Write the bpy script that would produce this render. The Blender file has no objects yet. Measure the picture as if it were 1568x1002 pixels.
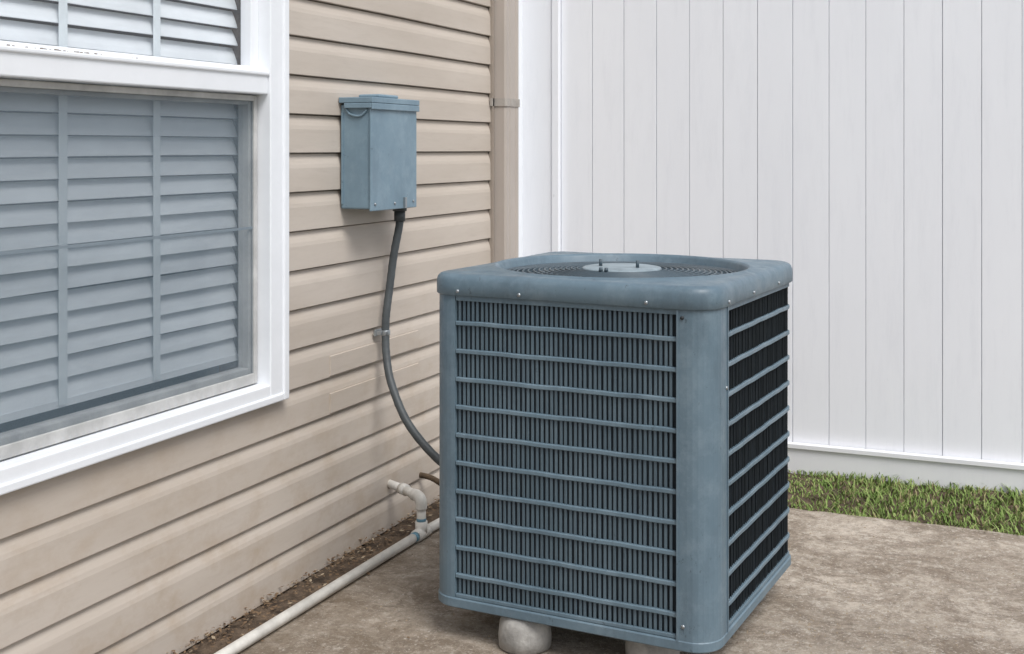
import bpy, math, random
from mathutils import Vector, Matrix
random.seed(7)
scene=bpy.context.scene
R=math.radians

# ------------------------------------------------------------------ helpers
class MB:
    def __init__(s): s.v=[]; s.f=[]; s.m=[]; s.sm=[]
    def add(s,vs,fs,mi=0,smooth=False):
        o=len(s.v); s.v+= [tuple(v) for v in vs]
        for f in fs: s.f.append(tuple(i+o for i in f)); s.m.append(mi); s.sm.append(smooth)
    def box(s,x0,x1,y0,y1,z0,z1,mi=0):
        s.add([(x0,y0,z0),(x1,y0,z0),(x1,y1,z0),(x0,y1,z0),(x0,y0,z1),(x1,y0,z1),(x1,y1,z1),(x0,y1,z1)],
              [(0,3,2,1),(4,5,6,7),(0,1,5,4),(1,2,6,5),(2,3,7,6),(3,0,4,7)],mi)
    def loops(s,loops,closed=True,mi=0,smooth=True,cap0=False,cap1=False):
        n=len(loops[0]); vs=[p for l in loops for p in l]; fs=[]
        for a in range(len(loops)-1):
            for i in range(n if closed else n-1):
                j=(i+1)%n
                fs.append((a*n+i,a*n+j,(a+1)*n+j,(a+1)*n+i))
        if cap0: fs.append(tuple(range(n))[::-1])
        if cap1: fs.append(tuple((len(loops)-1)*n+i for i in range(n)))
        s.add(vs,fs,mi,smooth)
    def tube(s,pts,r,seg=12,mi=0,closed=False,caps=True):
        pts=[Vector(p) for p in pts]; n=len(pts); loops=[]
        up=None
        for i in range(n):
            if closed: t=(pts[(i+1)%n]-pts[i-1])
            else: t=pts[min(i+1,n-1)]-pts[max(i-1,0)]
            t.normalize()
            if up is None: up=Vector((0,0,1)) if abs(t.z)<.9 else Vector((1,0,0))
            a=t.cross(up).normalized(); b=a.cross(t).normalized(); up=b
            rr=r[i] if isinstance(r,(list,tuple)) else r
            loops.append([pts[i]+rr*(math.cos(k*2*math.pi/seg)*a+math.sin(k*2*math.pi/seg)*b) for k in range(seg)])
        if closed: loops.append(loops[0])
        s.loops(loops,True,mi,True,caps and not closed,caps and not closed)
    def cyl(s,c,r0,r1,h,seg=24,mi=0,axis='Z'):
        l=[]
        for (r,z) in ((r0,0),(r1,h)):
            ring=[]
            for k in range(seg):
                a=k*2*math.pi/seg; p=(r*math.cos(a),r*math.sin(a),z)
                if axis=='X': p=(p[2],p[0],p[1])
                if axis=='Y': p=(p[0],p[2],p[1])
                ring.append((c[0]+p[0],c[1]+p[1],c[2]+p[2]))
            l.append(ring)
        s.loops(l,True,mi,True,True,True)
    def obj(s,name,mats,parent=None,bevel=0,segs=2):
        me=bpy.data.meshes.new(name); me.from_pydata(s.v,[],s.f); me.update()
        for m in mats: me.materials.append(m)
        me.polygons.foreach_set('material_index',s.m); me.polygons.foreach_set('use_smooth',s.sm)
        import bmesh
        bm=bmesh.new(); bm.from_mesh(me); bmesh.ops.recalc_face_normals(bm,faces=bm.faces) ; bm.to_mesh(me); bm.free()
        ob=bpy.data.objects.new(name,me); scene.collection.objects.link(ob)
        if parent: ob.parent=parent
        if bevel:
            b=ob.modifiers.new('b','BEVEL'); b.width=bevel; b.segments=segs; b.limit_method='ANGLE'; b.angle_limit=R(40)
        return ob
def empty(name,loc=(0,0,0),rz=0):
    e=bpy.data.objects.new(name,None); scene.collection.objects.link(e); e.location=loc; e.rotation_euler=(0,0,rz); e.empty_display_size=.1; return e
def smooth(pts,k=8):
    P=[Vector(p) for p in pts]; P=[2*P[0]-P[1]]+P+[2*P[-1]-P[-2]]; out=[]
    for i in range(1,len(P)-2):
        for j in range(k):
            t=j/k; a,b,c,d=P[i-1:i+3]
            out.append(.5*((2*b)+(c-a)*t+(2*a-5*b+4*c-d)*t*t+(-a+3*b-3*c+d)*t**3))
    out.append(P[-2]); return out

# ------------------------------------------------------------------ materials
class NT:
    def __init__(s,name):
        s.m=bpy.data.materials.new(name); s.m.use_nodes=True; s.t=s.m.node_tree; s.n=s.t.nodes; s.b=s.n['Principled BSDF']; s.out=s.n['Material Output']
        s.tc=s.n.new('ShaderNodeTexCoord')
    def link(s,a,b): s.t.links.new(a,b)
    def map(s,scale=(1,1,1),loc=(0,0,0)):
        m=s.n.new('ShaderNodeMapping'); m.inputs['Scale'].default_value=scale; m.inputs['Location'].default_value=loc
        s.link(s.tc.outputs['Object'],m.inputs['Vector']); return m.outputs[0]
    def noise(s,scale,detail=6,rough=.6,stretch=(1,1,1),loc=(0,0,0),dist=0):
        n=s.n.new('ShaderNodeTexNoise'); n.inputs['Scale'].default_value=scale; n.inputs['Detail'].default_value=detail
        n.inputs['Roughness'].default_value=rough; n.inputs['Distortion'].default_value=dist
        s.link(s.map(stretch,loc),n.inputs['Vector']); return n.outputs['Fac']
    def ramp(s,fac,stops):
        r=s.n.new('ShaderNodeValToRGB'); e=r.color_ramp.elements
        while len(e)<len(stops): e.new(.5)
        for i,(p,c) in enumerate(stops):
            e[i].position=p; e[i].color=(c,c,c,1) if not isinstance(c,tuple) else (*c,1)
        s.link(fac,r.inputs[0]); return r.outputs[0]
    def mix(s,fac,a,b,mode='MIX'):
        m=s.n.new('ShaderNodeMix'); m.data_type='RGBA'; m.blend_type=mode
        for sock,v in ((m.inputs[0],fac),(m.inputs[6],a),(m.inputs[7],b)):
            if isinstance(v,(int,float)): sock.default_value=v
            elif isinstance(v,tuple): sock.default_value=(*v,1)
            else: s.link(v,sock)
        return m.outputs[2]
    def math(s,op,a,b=0):
        m=s.n.new('ShaderNodeMath'); m.operation=op; m.use_clamp=True
        for i,v in enumerate((a,b)):
            if isinstance(v,(int,float)): m.inputs[i].default_value=v
            else: s.link(v,m.inputs[i])
        return m.outputs[0]
    def axis(s,ax,lo,hi):
        x=s.n.new('ShaderNodeSeparateXYZ'); s.link(s.tc.outputs['Object'],x.inputs[0])
        r=s.n.new('ShaderNodeMapRange'); r.inputs['From Min'].default_value=lo; r.inputs['From Max'].default_value=hi
        s.link(x.outputs[ax],r.inputs['Value']); return r.outputs[0]
    def bump(s,h,strength,dist=.01):
        b=s.n.new('ShaderNodeBump'); b.inputs['Strength'].default_value=strength; b.inputs['Distance'].default_value=dist
        s.link(h,b.inputs['Height']); s.link(b.outputs[0],s.b.inputs['Normal'])
    def col(s,c):
        if isinstance(c,tuple): s.b.inputs['Base Color'].default_value=(*c,1)
        else: s.link(c,s.b.inputs['Base Color'])
    def set(s,rough=.6,metal=0,spec=.5):
        s.b.inputs['Roughness'].default_value=rough; s.b.inputs['Metallic'].default_value=metal; s.b.inputs['Specular IOR Level'].default_value=spec

def simple(name,c,rough=.6,var=.12,scale=6,bump=0,bscale=80,spec=.4,metal=0,stretch=(1,1,1)):
    t=NT(name); a=tuple(x*(1-var) for x in c); b=tuple(min(1,x*(1+var)) for x in c)
    t.col(t.ramp(t.noise(scale,8,.65,stretch),[(.35,a),(.65,b)])); t.set(rough,metal,spec)
    if bump: t.bump(t.noise(bscale,4,.6,stretch),bump)
    return t.m

# siding
t=NT('vinyl_siding')
c=t.ramp(t.noise(2.2,8,.6,(1,.5,3)),[(.3,(.485,.425,.365)),(.7,(.56,.50,.44))])
grime=t.math('MULTIPLY',t.ramp(t.noise(5,9,.7,(1,1,1.4),(3,1,0)),[(.48,0.),(.70,1.)]),t.axis(2,.95,.15))
c=t.mix(t.math('MULTIPLY',grime,.55),c,(.37,.27,.175))
c=t.mix(t.math('MULTIPLY',t.ramp(t.noise(60,5,.7,(1,.12,1)),[(.5,0.),(.8,1.)]),.3),c,(.40,.345,.295))
c=t.mix(t.math('MULTIPLY',t.ramp(t.noise(14,8,.75,(1,.4,2),(6,3,1)),[(.55,0.),(.75,1.)]),.22),c,(.38,.335,.29))
t.col(c); t.set(.6,0,.3); t.bump(t.noise(40,6,.6,(1,.08,1)),.15,.004); SIDING=t.m
WHITE=simple('white_vinyl',(.82,.845,.88),.4,.03,5,.04,60)
SASH=simple('window_sash_grey',(.50,.50,.49),.5,.18,9)
BAR=simple('screen_bar_grey',(.36,.41,.45),.5,.1,9)
TAN=simple('tan_aluminium',(.44,.39,.35),.45,.07,4,.03,30,stretch=(1,1,.4))
TAND=simple('tan_trim',(.31,.265,.225),.5,.06,4)
STRAP=simple('strap_grey',(.36,.33,.30),.5,.15,20)
# fence paint
t=NT('white_fence_paint')
c=t.ramp(t.noise(1.3,6,.6,(1,1,.35)),[(.3,(.80,.82,.865)),(.7,(.86,.88,.92))])
c=t.mix(t.math('MULTIPLY',t.ramp(t.noise(26,8,.75,(1,1,.12)),[(.5,0.),(.78,1.)]),.35),c,(.68,.70,.75))
sp=t.math('MULTIPLY',t.ramp(t.noise(9,10,.8,(1,1,.6),(5,2,1)),[(.67,0.),(.73,1.)]),.45)
c=t.mix(sp,c,(.52,.54,.57))
c=t.mix(t.math('MULTIPLY',t.axis(2,.25,0.0),.25),c,(.55,.50,.43))
t.col(c); t.set(.55,0,.3); t.bump(t.noise(30,6,.6,(1,1,.1)),.2,.004); FENCE=t.m
GROOVE=simple('fence_groove',(.62,.64,.68),.8,.1)
# AC paint
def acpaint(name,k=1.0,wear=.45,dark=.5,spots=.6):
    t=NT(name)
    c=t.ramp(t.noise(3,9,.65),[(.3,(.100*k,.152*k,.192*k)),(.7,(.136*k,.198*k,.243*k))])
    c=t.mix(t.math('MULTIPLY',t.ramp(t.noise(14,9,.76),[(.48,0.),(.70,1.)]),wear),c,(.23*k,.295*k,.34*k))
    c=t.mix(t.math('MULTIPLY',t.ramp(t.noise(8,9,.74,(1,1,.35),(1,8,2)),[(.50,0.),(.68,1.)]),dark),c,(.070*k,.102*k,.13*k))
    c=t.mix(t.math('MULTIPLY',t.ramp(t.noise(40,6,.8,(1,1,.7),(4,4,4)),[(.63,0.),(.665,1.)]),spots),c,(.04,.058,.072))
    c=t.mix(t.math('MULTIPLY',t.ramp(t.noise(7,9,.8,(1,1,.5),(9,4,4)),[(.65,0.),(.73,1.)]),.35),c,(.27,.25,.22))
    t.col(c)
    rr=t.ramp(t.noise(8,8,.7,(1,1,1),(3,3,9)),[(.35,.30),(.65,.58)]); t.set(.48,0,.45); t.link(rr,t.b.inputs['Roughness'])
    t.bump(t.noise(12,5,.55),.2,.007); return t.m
AC=acpaint('blue_grey_paint',1.0); ACD=acpaint('blue_grey_paint_fins',.80,.2,.3); ACS=acpaint('blue_grey_side_fins_painted_shade',.13,.2,.3)  # side fins: same paint darkened, shade between the louvers put into the colour
ACG=acpaint('blue_grey_paint_guard',.50,.2,.3)
BOXM=acpaint('box_paint',1.5,.3,.3)
t=NT('coil'); c=t.ramp(t.noise(40,4,.6,(1,1,.2)),[(.3,(.014,.022,.032)),(.7,(.040,.056,.072))]); t.col(c); t.set(.7); COIL=t.m
DARK=simple('dark_metal',(.03,.035,.04),.5,.2,20)
DISK=simple('motor_plate',(.25,.31,.345),.5,.25,14)
SCREW=simple('screw_metal',(.35,.38,.40),.35,.1,40,metal=.7)
CONDUIT=simple('grey_conduit',(.07,.08,.085),.5,.15,20,.05,60)
PVC=simple('pvc_white',(.70,.68,.63),.4,.16,12)
CEM=simple('pvc_cement_blue',(.12,.26,.34),.4,.1,30)
BRASS=simple('pipe_insulation',(.10,.07,.045),.9,.3,30,.4,90)
FOOT=simple('support_block_grey',(.36,.35,.33),.7,.3,12,.3,70)
# blinds
BLIND=simple('blind_slat',(.70,.75,.79),.55,.10,9,stretch=(1,.3,1))
TAPE=simple('blind_tape',(.66,.73,.77),.8,.05,40)
ROOM=simple('room_dark',(.12,.15,.18),.9,.1,2)
def mixtrans(name,col,fac,gloss=False,rough=.02):
    m=bpy.data.materials.new(name); m.use_nodes=True; n=m.node_tree.nodes; n.clear(); l=m.node_tree.links
    o=n.new('ShaderNodeOutputMaterial'); mx=n.new('ShaderNodeMixShader'); tr=n.new('ShaderNodeBsdfTransparent')
    g=n.new('ShaderNodeBsdfGlossy' if gloss else 'ShaderNodeBsdfDiffuse'); g.inputs['Color'].default_value=(*col,1)
    if gloss: g.inputs['Roughness'].default_value=rough
    mx.inputs[0].default_value=fac
    l.new(tr.outputs[0],mx.inputs[1]); l.new(g.outputs[0],mx.inputs[2]); l.new(mx.outputs[0],o.inputs[0]); return m
GLASS=mixtrans('window_glass',(.95,.97,1),.12,True,.06)
SCREEN=mixtrans('insect_screen',(.19,.25,.30),.40)
# concrete
t=NT('weathered_concrete')
c=t.ramp(t.noise(1.7,9,.70),[(.34,(.25,.20,.155)),(.48,(.40,.34,.275)),(.60,(.56,.49,.41))])
c=t.mix(t.math('MULTIPLY',t.ramp(t.noise(4.2,10,.82,(1,1.2,1),(2,7,0),.5),[(.47,0.),(.56,1.)]),.7),c,(.18,.135,.095))
c=t.mix(t.math('MULTIPLY',t.ramp(t.noise(26,9,.9),[(.45,0.),(.58,1.)]),.65),c,(.17,.14,.11))
c=t.mix(t.math('MULTIPLY',t.ramp(t.noise(18,9,.9,(1,1,1),(8,3,2)),[(.52,0.),(.60,1.)]),.6),c,(.66,.60,.52))
c=t.mix(t.math('MULTIPLY',t.ramp(t.noise(90,4,.8,(1,1,1),(1,3,2)),[(.57,0.),(.65,1.)]),.65),c,(.76,.72,.66))
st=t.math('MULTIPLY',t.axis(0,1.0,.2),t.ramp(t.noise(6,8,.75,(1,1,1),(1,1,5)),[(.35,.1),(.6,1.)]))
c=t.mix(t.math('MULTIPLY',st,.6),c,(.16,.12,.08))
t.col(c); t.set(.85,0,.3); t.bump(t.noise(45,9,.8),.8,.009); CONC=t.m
SOIL=simple('soil',(.10,.072,.05),1,.5,18,.8,60)
t=NT('ground_grass'); t.col(t.ramp(t.noise(8,8,.7),[(.3,(.07,.10,.03)),(.7,(.14,.17,.06))])); t.set(1); t.bump(t.noise(60,6,.7),.8,.02); GROUND=t.m
def leafm(name,a,b):
    t=NT(name); t.col(t.ramp(t.noise(7,6,.7),[(.3,a),(.7,b)])); t.set(.7,0,.25); return t.m
G1=leafm('grass_blade',(.10,.17,.035),(.20,.29,.075)); G2=leafm('grass_blade_light',(.22,.31,.09),(.34,.42,.15)); G3=leafm('grass_blade_dry',(.26,.22,.11),(.35,.31,.16))
LEAF=leafm('dry_leaf',(.10,.06,.035),(.22,.15,.09)); LEAF2=leafm('dry_leaf_pale',(.28,.22,.15),(.38,.31,.22))

# ------------------------------------------------------------------ ground
m=MB(); m.add([(-150,-150,-.06),(150,-150,-.06),(150,150,-.06),(-150,150,-.06)],[(0,1,2,3)]); m.obj('ground',[GROUND])
m=MB(); ring_=[]
n_=160
for i in range(n_+1): x=.13+(9-.13)*i/n_; ring_.append((x,4.47+.006*math.sin(x*5)+random.uniform(-.006,.006)))
ring_+= [(9,-4)]
for i in range(n_+1): y=-4+(8.45)*i/n_; ring_.append((.115+.014*math.sin(y*4)+random.uniform(-.009,.009),y))
lo=[(x,y,-.1) for x,y in ring_]; hi=[(x,y,-.006) for x,y in ring_]
cx0,cy0=2.5,1.5
hi2=[(x+(cx0-x)*.0018,y+(cy0-y)*.0018,0) for x,y in ring_]
m.loops([lo,hi,hi2],True,0,False,False,True); m.obj('concrete_patio',[CONC])
def sheet(name,x0,x1,y0,y1,zf,nx,ny,amp,mt):
    m=MB(); vs=[];fs=[]
    for j in range(ny+1):
        for i in range(nx+1):
            y=y0+(y1-y0)*j/ny
            vs.append((x0+(x1-x0)*i/nx,y,zf(y)+random.uniform(-amp,amp)))
    for j in range(ny):
        for i in range(nx):
            a=j*(nx+1)+i; fs.append((a,a+1,a+nx+2,a+nx+1))
    m.add(vs,fs,0,True); return m.obj(name,[mt])
sheet('soil_strip',-.05,.15,-3,4.5,lambda y:-.014,8,300,.008,SOIL)
gz=lambda y: -.022+min(1,max(0,(y-4.47)/.42))*.05
sheet('grass_verge',-.03,9,4.46,5.6,gz,200,20,.008,SOIL)

# leaf litter
m=MB()
for i in range(2800):
    y=random.uniform(.8,4.45); x=abs(random.gauss(.02,.065))
    if random.random()<.14: x=random.uniform(.1,.6)
    z=.004 if x>.13 else random.uniform(-.006,.012)
    s=random.uniform(.002,.010)*(1 if x<.2 else .6); a=random.random()*6.28; tl=random.uniform(-.5,.5)
    d=Vector((math.cos(a),math.sin(a),tl*.6))*s; e=Vector((-math.sin(a),math.cos(a),random.uniform(-.4,.4)))*s*.45
    c0=Vector((x,y,z+s*.25)); m.add([c0-d,c0+e,c0+d,c0-e],[(0,1,2,3)],random.choice([0,0,0,0,1]))
m.obj('leaf_litter',[LEAF,LEAF2])
m=MB()
for i in range(4200):
    x=random.uniform(.3,3.2); y=random.uniform(1.5,4.4); s=random.uniform(.0008,.0034)
    if random.random()<.5: x=random.gauss(1.7,.35); y=random.gauss(2.9,.4)
    m.add([(x+s,y,0),(x,y+s,0),(x-s,y,0),(x,y-s,0),(x,y,s*1.2)],[(0,1,4),(1,2,4),(2,3,4),(3,0,4)],random.choice([0,1]))
m.obj('grit',[LEAF2,CONC])

# grass
m=MB()
for i in range(19000):
    x=random.uniform(0.0,4.2); y=4.445+random.random()**.95*.44
    h=random.uniform(.009,.032)*(1+.5*math.sin(x*7)*math.sin(x*3.1+1)); w=random.uniform(.0016,.0032)
    a=random.random()*6.28; ln=random.uniform(.3,1.6)*h; d=Vector((math.cos(a),math.sin(a),0)); e=Vector((-d.y,d.x,0))*w
    if math.sin(x*11+2*math.sin(y*30))>.8 and random.random()<.5: continue
    b=Vector((x,y,gz(y)-.001))
    p1=b+d*ln*.35+Vector((0,0,h*.65)); p2=b+d*ln+Vector((0,0,h))
    m.add([b-e,b+e,p1+e*.8,p1-e*.8,p2],[(0,1,2,3),(3,2,4)],random.choices([0,1,2],[5,3,1.2])[0])
m.obj('grass',[G1,G2,G3])

# ------------------------------------------------------------------ house
house=empty('siding_house')
PITCH=.1177
prof=[]; k=0
while True:
    z=(1.284-10*PITCH)+(k-1)*PITCH
    if z>2.75: break
    p=PITCH
    prof+=[(-.030,z),(-.001,z),(0,z+.0015),(0,z+.003),(-.001,z+p*.60),(-.003,z+p*.70),(-.0065,z+p*.80),(-.0105,z+p*.89),(-.013,z+p-.004),(-.030,z+p-.004)]
    k+=1
wy0,wy1,wz0,wz1=1.66,2.99,.60,2.13
m=MB()
for (a,b) in zip(prof[:-1],prof[1:]):
    mz=(a[1]+b[1])/2
    segs=[(-3,wy0),(wy1,4.9)] if wz0<mz<wz1 else [(-3,4.9)]
    for (y0,y1) in segs:
        n=max(1,int((y1-y0)/.06)); vs=[];fs=[]
        for i in range(n+1):
            y=y0+(y1-y0)*i/n; wv=.0012*math.sin(y*3.1+a[1]*1.5)+.0004*math.sin(y*7.7+a[1]*2.3)
            vs+=[(a[0]+wv,y,a[1]+wv*.5),(b[0]+wv,y,b[1]+wv*.5)]
        for i in range(n): fs.append((2*i,2*i+2,2*i+3,2*i+1))
        m.add(vs,fs,0,True)
m.obj('siding',[SIDING],house)
m=MB()
for (y,kk) in ((3.33,3),(3.33,4)):
    z0=(1.284-10*PITCH)+kk*PITCH
    m.box(-.004,.0026,y,y+.60,z0+.004,z0+PITCH*.56)
m.obj('siding_laps',[SIDING],house,.0008,1)
m=MB()
m.box(-.17,-.036,-3,wy0,-.1,2.75); m.box(-.17,-.036,wy1,5.05,-.1,2.75); m.box(-.17,-.036,wy0,wy1,-.1,wz0); m.box(-.17,-.036,wy0,wy1,wz1,2.75)
m.obj('wall_core',[SOIL],house)
m=MB(); m.box(-4,-3.9,-3,5,-.1,2.75); m.box(-3.9,-.17,-3,-2.9,-.1,2.75); m.box(-3.9,-.17,4.95,5.05,-.1,2.75); m.obj('rear_walls',[SIDING],house)
m=MB(); m.box(-4.2,.03,-3.1,5.1,2.752,2.84); m.obj('roof_edge',[TAN],house)
m=MB(); m.box(-.9,-.88,wy0-.1,wy1+.1,.4,2.3); m.box(-.88,-.18,wy0-.1,wy0-.08,.4,2.3); m.box(-.88,-.18,wy1+.08,wy1+.1,.4,2.3); m.box(-.88,-.18,wy0-.08,wy1+.08,.38,.40);m.box(-.88,-.18,wy0-.08,wy1+.08,2.3,2.32)
m.obj('room_interior',[ROOM],house)
# window
co=3.062; ci=2.975; zb=.567; zi=.618; y0o=1.60; y0i=1.69; zto=2.16; zti=2.10
win=empty('window'); win.parent=house
m=MB()
m.box(-.05,.020,ci,co,zb,zto); m.box(-.05,.020,y0o,y0i,zb,zto); m.box(-.05,.020,y0i,ci,zb,zi); m.box(-.05,.020,y0i,ci,zti,zto)
m.obj('casing',[WHITE],win,.004,3)
m=MB(); m.box(.0,.026,ci+.062,co+.002,zb-.004,zto+.002); m.box(0,.026,y0o-.002,ci+.0618,zb-.004,zb+.018); m.obj('casing_edge_trim',[WHITE],win,.004,2)
m=MB(); m.box(-.035,.012,y0i,ci-.0005,1.452,1.512); m.box(-.03,.018,y0i,ci-.0005,1.505,1.518); m.obj('meeting_rail',[WHITE],win,.004,2)
m=MB()
for i in range(40):
    y=random.gauss(2.15,.12); s=random.uniform(.001,.004); m.box(.0,.0+s,y,y+s*1.6,1.5185,1.5185+s*.8)
m.obj('rail_debris',[LEAF],win)
def frame(mb,x0,x1,ya,yb,za,zb_,w,wb=None):
    wb=wb or w
    mb.box(x0,x1,ya,ya+w,za,zb_); mb.box(x0,x1,yb-w,yb,za,zb_); mb.box(x0,x1,ya+w,yb-w,za,za+wb); mb.box(x0,x1,ya+w,yb-w,zb_-w,zb_)
m=MB(); frame(m,-.072,-.034,y0i,ci,zi,1.452,.030,.05); m.obj('lower_sash',[SASH],win,.003)
m=MB(); frame(m,-.032,-.022,y0i+.004,ci-.004,zi+.004,1.449,.016,.030); m.obj('screen_frame',[SASH],win,.002)
m=MB(); m.box(-.031,-.0275,y0i+.02,ci-.02,1.066,1.073); m.obj('screen_bar',[BAR],win)
m=MB(); frame(m,-.060,-.022,y0i,ci,1.512,zti,.035,.02); m.obj('upper_sash',[WHITE],win,.003)
m=MB(); m.add([(-.055,y0i+.03,zi+.05),(-.055,ci-.03,zi+.05),(-.055,ci-.03,1.43),(-.055,y0i+.03,1.43)],[(0,1,2,3)])
m.add([(-.045,y0i+.03,1.53),(-.045,ci-.03,1.53),(-.045,ci-.03,2.07),(-.045,y0i+.03,2.07)],[(0,1,2,3)]); m.obj('glass',[GLASS],win)
m=MB(); m.add([(-.027,y0i+.018,zi+.02),(-.027,ci-.018,zi+.02),(-.027,ci-.018,1.435),(-.027,y0i+.018,1.435)],[(0,1,2,3)]); m.obj('insect_screen',[SCREEN],win)
# blinds
m=MB(); sl=.0525; z=2.09
xc=-.095
while z>.69:
    tl=R(68)+random.uniform(-.05,.05); hw=.0258
    sag=random.uniform(-.002,.002)
    ring=[]
    for yv in (1.70,2.0,2.3,2.6,2.962):
        l=[]
        for q in (-1,-.4,.4,1):
            crown=.0014*(1-q*q)
            l.append((xc-math.cos(tl)*hw*q + math.sin(tl)*crown, yv, z+math.sin(tl)*hw*q + math.cos(tl)*crown + sag*math.sin(yv*3)))
        l+= [(p[0]-.002,p[1],p[2]-.0015) for p in reversed(l)]
        ring.append(l)
    m.loops(ring,True,0,False,True,True)
    z-=sl
m.box(xc-.02,xc+.012,1.70,2.962,z+.012,z+.030)
m.obj('blind_slats',[BLIND],win)
m=MB()
for y in (1.925,2.262,2.60): m.box(xc+.0145,xc+.0155,y-.014,y+.014,.69,2.1)
m.obj('blind_tapes',[TAPE],win)
# downspout + corner trim
m=MB()
def ds(z0,z1,o=0):
    a=[(.002,4.59-o),(.052+o,4.59-o),(.060+o,4.598-o),(.060+o,4.622),(.056+o,4.626),(.056+o,4.632),(.060+o,4.636),(.060+o,4.686),(.056+o,4.69),(.056+o,4.696),(.060+o,4.70),(.060+o,4.722+o),(.052+o,4.73+o),(.002,4.73+o)]
    m.loops([[(x,y,z0) for x,y in a],[(x,y,z1) for x,y in a]],True,0,False,True,True)
ds(.06,2.7)
m.obj('downspout',[TAN],house)
m=MB(); ds(1.468,1.50,.004); m.box(.002,.01,4.56,4.586,1.468,1.5); m.obj('downspout_strap',[STRAP],house)
m=MB(); m.box(-.01,.012,4.755,4.897,0,2.7); m.obj('corner_trim',[WHITE],house,.003)
m=MB(); m.box(-.01,.010,4.572,4.588,.02,2.7); m.obj('siding_channel',[TAND],house,.002)

# ------------------------------------------------------------------ fence
m=MB()
FY=4.9; H=2.5
x=.182
m.box(.0,5.2,FY+.0045,FY+.03,.0,H,1)
while x<5.1:
    w=.1395+random.uniform(-.001,.001); o=random.uniform(-.0012,.0012); gp=random.uniform(.0008,.0015)
    m.box(x+gp,x+w-gp,FY+o,FY+.004,.0,H,0); x+=w
m.box(.004,.148,FY-.022,FY+.004,.0,H,0)
m.box(.151,.181,FY-.030,FY+.004,.0,H,0)
m.box(.1815,5.15,FY-.026,FY-.0015,-.03,.118,0)
m.box(.1815,5.15,FY-.036,FY-.0015,.1195,.137,0)
m.box(-.002,5.2,FY-.04,FY+.06,H+.001,H+.04,0)
m.obj('white_fence',[FENCE,GROOVE],None,.0014,2)

# ------------------------------------------------------------------ electrical box
eb=empty('electrical_disconnect_box')
m=MB(); m.box(.001,.108,3.392,3.692,1.104,1.437); m.obj('body',[BOXM],eb,.006,3)
m=MB(); m.box(.1085,.116,3.386,3.697,1.098,1.440); m.obj('cover',[BOXM],eb,.003,3)
m=MB(); m.box(.001,.124,3.380,3.703,1.441,1.459); m.box(.119,.124,3.380,3.703,1.420,1.4405); m.box(.02,.119,3.380,3.385,1.424,1.4405);m.obj('hood',[BOXM],eb,.003,3)
m=MB(); m.box(.02,.10,3.47,3.60,1.4595,1.472); m.obj('top_hub',[BOXM],eb,.008,3)
m=MB(); m.box(.006,.012,3.388,3.3915,1.12,1.41); m.tube(smooth([(.02,3.3895,1.425),(.04,3.3885,1.405),(.075,3.3885,1.40),(.1,3.3895,1.42)]),.004,8); m.obj('side_seam',[BOXM],eb)
m=MB()
for (y,z) in ((3.54,1.118),(3.41,1.12),(3.67,1.12)): m.cyl((.1155,y,z),.005,.004,.004,12,0,'X')
m.box(.1163,.124,3.60,3.612,1.10,1.135); m.obj('hasp_and_screws',[SCREW],eb)

# conduit
m=MB()
pts=smooth([(.06,3.68,1.10),(.06,3.678,1.04),(.045,3.667,.94),(.035,3.655,.828),(.033,3.635,.74),(.034,3.628,.678),(.048,3.61,.60),(.085,3.579,.515),(.165,3.545,.40),(.285,3.53,.297),(.42,3.52,.235),(.62,3.50,.21)],10)
rr=[.0135+.0004*math.sin(i*2.2) for i in range(len(pts))]
m.tube(pts,rr,14)
m.tube([(.06,3.68,1.103),(.06,3.68,1.085)],.024,16); m.tube([(.06,3.68,1.0848),(.06,3.679,1.05)],.019,16)
m.obj('electrical_conduit',[CONDUIT])
m=MB(); m.box(.0,.030,3.604,3.612,.672,.686); m.tube([(.034,3.628,.670),(.034,3.627,.688)],.0165,14); m.box(.004,.012,3.60,3.66,.668,.690)
m.obj('conduit_clamp',[SCREW],None,.002)

# pvc
m=MB()
py=3.635
m.tube([(.14,1.0,.020),(.165,py-.03,.020)],.0155,16)
m.tube([(.165,py+.03,.020),(.20,4.2,.020)],.0155,16)
m.tube([(.165,py-.040,.0205),(.165,py+.040,.0205)],.0205,18)
m.tube([(.165,py,.020),(.165,py,.060)],.0205,18)
m.tube([(.165,py,.020),(.165,py,.12)],.0155,16)
m.tube(smooth([(.165,py,.100),(.163,py+.0,.128),(.145,py+.012,.138),(.125,py+.022,.138)],6),.0195,18)
m.tube([(.14,py+.015,.138),(.075,py+.05,.142)],.0155,16)
m.tube([(.085,py+.045,.1415),(.060,py+.058,.143)],.0195,16)
m.tube([(.060,py+.058,.143),(-.03,py+.10,.145)],.0140,16)
m.tube([(.165,py-.060,.0203),(.165,py-.0402,.0203)],.0162,16,1)
m.tube([(.165,py,.0602),(.165,py,.070)],.0162,16,1)
m.obj('pvc_drain_pipe',[PVC,CEM])
m=MB(); m.tube(smooth([(-.03,3.95,.12),(.05,3.94,.115),(.16,3.87,.10),(.3,3.76,.09),(.62,3.6,.14)],8),.010,14)
m.obj('refrigerant_line',[BRASS])

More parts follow.
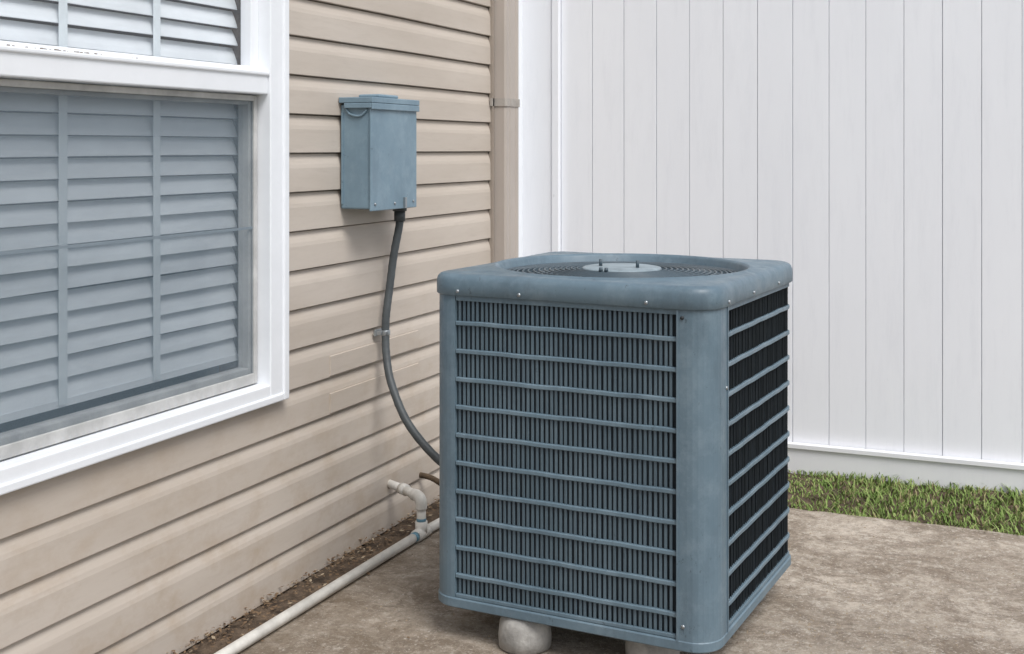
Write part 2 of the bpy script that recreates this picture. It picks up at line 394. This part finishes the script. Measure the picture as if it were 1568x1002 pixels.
# ------------------------------------------------------------------ AC unit
ac=empty('air_conditioner_unit',(.974,3.285,0),-.0677)
S=.775; h=S/2; r=.065; L=2*(h-r); A=math.pi*r/2; T=4*(L+A)
def pp(s,o=0.):
    s%=T; k=int(s//(L+A)); q=s-k*(L+A)
    if q<=L: p=Vector((-h+r+q,-h-o)); n=Vector((0,-1))
    else:
        a=(q-L)/r; n=Vector((math.sin(a),-math.cos(a))); p=Vector((h-r,-h+r))+n*(r+o)
    c,sn=[(1,0),(0,1),(-1,0),(0,-1)][k]
    f=lambda v: Vector((v.x*c-v.y*sn, v.x*sn+v.y*c))
    return f(p),f(n)
def samples(s0,s1):
    n=max(2,int((s1-s0)/.012))
    return [s0+(s1-s0)*i/n for i in range(n+1)]
def sweep(mb,s0,s1,z0,z1,o0,o1,mi=0,bev=.0,sag=0):
    ss=samples(s0,s1); loops=[]
    for s in ss:
        a,_=pp(s,o0); b,_=pp(s,o1)
        b2,_=pp(s,o1-bev); g=sag*(math.sin(s*31+z0*97)+.6*math.sin(s*57+z0*41))
        loops.append([(a.x,a.y,z0+g),(b2.x,b2.y,z0+g),(b.x,b.y,z0+bev+g),(b.x,b.y,z1-bev+g),(b2.x,b2.y,z1+g),(a.x,a.y,z1+g)] if bev else [(a.x,a.y,z0),(b.x,b.y,z0),(b.x,b.y,z1),(a.x,a.y,z1)])
    mb.loops(loops,True,mi,False,True,True)
zt=.968; zb_=.09; zt_body=zt-.055
m=MB()
sweep(m,L-.024,L+A+.040,zb_+.02,zt_body,-.012,.004,0,.002)
sweep(m,L-.0245,L-.019,zb_+.02,zt_body-.001,.0042,.0065,0,.0008)
sweep(m,L+A+.035,L+A+.0405,zb_+.02,zt_body-.001,.0042,.0065,0,.0008)
sweep(m,-A-.012,.008,zb_+.02,zt_body,-.012,.003,0,.002)
sweep(m,3*L+2*A-.01,3*L+3*A+.01,zb_+.02,zt_body,-.012,.003,0,.002)
m.obj('corner_posts',[AC],ac)
m=MB(); sweep(m,0,T,zb_,zb_+.026,-.02,.006,0,.003)
lo=[pp(s,-.015)[0] for s in samples(0,T)[:-1]]
m.add([(p.x,p.y,zb_+.004) for p in lo],[tuple(range(len(lo)))])
m.obj('base_pan',[AC],ac)
m=MB()
g1=(.010,L-.026); g2=(L+A+.042,T-A-.014)
bars=[1.3-.462-i*.0738 for i in range(10)]
for z in bars:
    for g in (g1,g2): sweep(m,g[0],g[1],z-.0058,z+.0058,-.008,.002,0,.002,.0005)
for g in (g1,g2):
    sweep(m,g[0],g[1],zt_body-.016,zt_body,-.008,.001,0,.001)
    sweep(m,g[0],g[1],zb_+.027,zb_+.036,-.008,.001,0,.001)
m.obj('grille_bars',[AC],ac)
# fins
m=MB()
def fin(s,al,w,th,mi):
    zs=[zb_+.03]+list(reversed(bars))+[zt_body-.005]
    for z0,z1 in zip(zs[:-1],zs[1:]):
        a2=al+random.uniform(-.14,.14); s2=s+random.uniform(-.0007,.0007)
        p,n=pp(s2,-.006); t_=Vector((-n.y,n.x))
        b=(t_*math.cos(a2)-n*math.sin(a2)); c_=Vector((-b.y,b.x))
        q=[p+b*w/2+c_*th/2,p-b*w/2+c_*th/2,p-b*w/2-c_*th/2,p+b*w/2-c_*th/2]
        m.loops([[(v.x,v.y,z0) for v in q],[(v.x,v.y,z1) for v in q]],True,mi,False,False,False)
s=g1[0]+.008
while s<g1[1]-.004: fin(s,R(-10),.0072,.0025,0); s+=.0133
s=g2[0]+.006
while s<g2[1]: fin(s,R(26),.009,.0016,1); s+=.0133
m.obj('louver_fins',[ACD,ACS],ac)
m=MB()
lo=[pp(s_,-.022)[0] for s_ in samples(0,T)[:-1]]
m.loops([[(p.x,p.y,zb_+.01) for p in lo],[(p.x,p.y,zt-.06) for p in lo]],True,0,True)
m.obj('condenser_coil',[COIL],ac)
# top cap
m=MB(); ss=samples(0,T)[:-1]; loops=[]
for (o,z) in ((-.015,-.0575),(.007,-.0575),(.010,-.055),(.0105,-.030),(.0095,-.019),(.006,-.010),(0.,-.0045),(-.008,-.0015),(-.016,-.0005)):
    loops.append([(pp(s_,o)[0].x,pp(s_,o)[0].y,zt+z+.0008*math.sin(s_*9)) for s_ in ss])
for (rad,z) in ((.364,.001),(.357,.005),(.350,.004),(.345,-.003),(.339,-.022),(.322,-.06),(.312,-.11)):
    l=[]
    for s_ in ss:
        p=pp(s_)[0].normalized(); l.append((p.x*rad,p.y*rad,zt+z))
    loops.append(l)
m.loops(loops,True,0,True)
m.obj('top_cap',[AC],ac)
m=MB()
def ring(rad,z,rt): m.tube([(rad*math.cos(a*2*math.pi/72),rad*math.sin(a*2*math.pi/72),z) for a in range(72)],rt,6,0,True)
for i in range(15):
    rad=.125+i*.0152; ring(rad,zt-.007-.014*(i/14)**1.5,.0030)
for i in range(48):
    a=i*2*math.pi/48; c_,s_=math.cos(a),math.sin(a)
    m.tube([(c_*.10,s_*.10,zt-.009),(c_*.22,s_*.22,zt-.012),(c_*.343,s_*.343,zt-.024)],.0024,6)
m.obj('fan_guard',[ACG],ac)
m=MB(); l=[]
for (rad,z) in ((.108,-.012),(.112,-.008),(.109,-.003),(.098,-.001),(.001,.001)):
    l.append([(rad*math.cos(a*2*math.pi/48),rad*math.sin(a*2*math.pi/48),zt+z) for a in range(48)])
m.loops(l,True,0,True,True,True); m.obj('motor_plate',[DISK],ac)
m=MB()
for (x,y) in ((-.055,-.02),(.055,-.02)): m.cyl((x,y,zt-.001),.005,.0045,.020,10)
m.cyl((-.012,-.122,zt-.006),.006,.005,.012,10); m.cyl((0.004,-.122,zt-.006),.006,.005,.012,10)
m.obj('motor_bolts',[ACG],ac)
m=MB(); m.cyl((0,0,zt-.16),.07,.08,.13,24)
for k in range(4):
    a0=k*math.pi/2+.3; vs=[]
    for i in range(5):
        rad=.06+i*.055
        for (da,dz) in ((-.38,-.03),(0,0),(.38,.02)): vs.append((rad*math.cos(a0+da),rad*math.sin(a0+da),zt-.11+dz))
    fs=[(3*i+j,3*i+j+1,3*i+j+4,3*i+j+3) for i in range(4) for j in range(2)]; m.add(vs,fs,0,True)
m.obj('fan',[DARK],ac)
m=MB(); l=[(h*.93*x,h*.93*y,zb_+.05) for x,y in ((-1,-1),(1,-1),(1,1),(-1,1))]; m.add(l,[(0,1,2,3)]); m.obj('inner_floor',[DARK],ac)
m=MB()
def scr(s_,z,o):
    p,n=pp(s_,o); q=p+n*.003; m.tube([(p.x-n.x*.002,p.y-n.y*.002,z),(q.x,q.y,z)],.0048,10)
for s_ in (.02,.20,L-.10,L+A+.03,L+A+.25,L+A+.5): scr(s_,zt-.045,.010)
scr(L-.008,zb_+.06,.004); scr(L+A+.028,zt_body-.2,.004)
m.obj('cap_screws',[SCREW],ac)
m=MB(); scr(L-.010,zt_body-.022,.004); m.obj('post_screw',[DARK],ac)
def block(u,v,rad):
    m=MB(); l=[]
    cx_=h+u; cy_=-h+v
    for (k_,z) in ((.80,.0),(.98,.004),(1.,.03),(.95,.065),(.82,.085),(.5,.0895)):
        l.append([(cx_+rad*k_*math.cos(a*2*math.pi/32),cy_+rad*k_*math.sin(a*2*math.pi/32),z+.001) for a in range(32)])
    m.loops(l,True,0,True,True,True); return m
for (u,v) in ((-.525,.055),(-.20,.13),(-.12,.65),(-.65,.68)):
    o=block(u,v,.07).obj('support_block',[FOOT],ac)

# ------------------------------------------------------------------ light, world
w=bpy.data.worlds.new('World'); scene.world=w; w.use_nodes=True; n=w.node_tree.nodes; l=w.node_tree.links
sky=n.new('ShaderNodeTexSky'); sky.sky_type='NISHITA'; sky.sun_disc=False
az=Vector((.80,-.60,0)); el=R(55)
sky.sun_elevation=el; sky.sun_rotation=math.atan2(az.x,az.y); sky.air_density=1.0; sky.dust_density=2.5; sky.ozone_density=1
hs=n.new('ShaderNodeHueSaturation'); hs.inputs['Saturation'].default_value=.48
l.new(sky.outputs[0],hs.inputs['Color']); l.new(hs.outputs[0],n['Background'].inputs[0]); n['Background'].inputs[1].default_value=.15
sd=bpy.data.lights.new('sun','SUN'); sd.energy=2.4; sd.angle=R(28); sd.color=(1,.985,.96)
so=bpy.data.objects.new('sun',sd); scene.collection.objects.link(so)
d=Vector((az.x*math.cos(el),az.y*math.cos(el),math.sin(el))).normalized(); so.rotation_euler=d.to_track_quat('Z','Y').to_euler(); so.location=(4,-4,6)

# ------------------------------------------------------------------ camera
cd=bpy.data.cameras.new('camera'); co_=bpy.data.objects.new('camera',cd); scene.collection.objects.link(co_)
co_.location=(2.035,0,1.3); co_.rotation_euler=(R(90),0,R(23)); cd.lens=43.19; cd.sensor_width=36; cd.shift_y=-.1754; cd.clip_end=500; cd.clip_start=.05
scene.camera=co_
scene.view_settings.view_transform='Standard'; scene.view_settings.look='None'; scene.view_settings.exposure=0
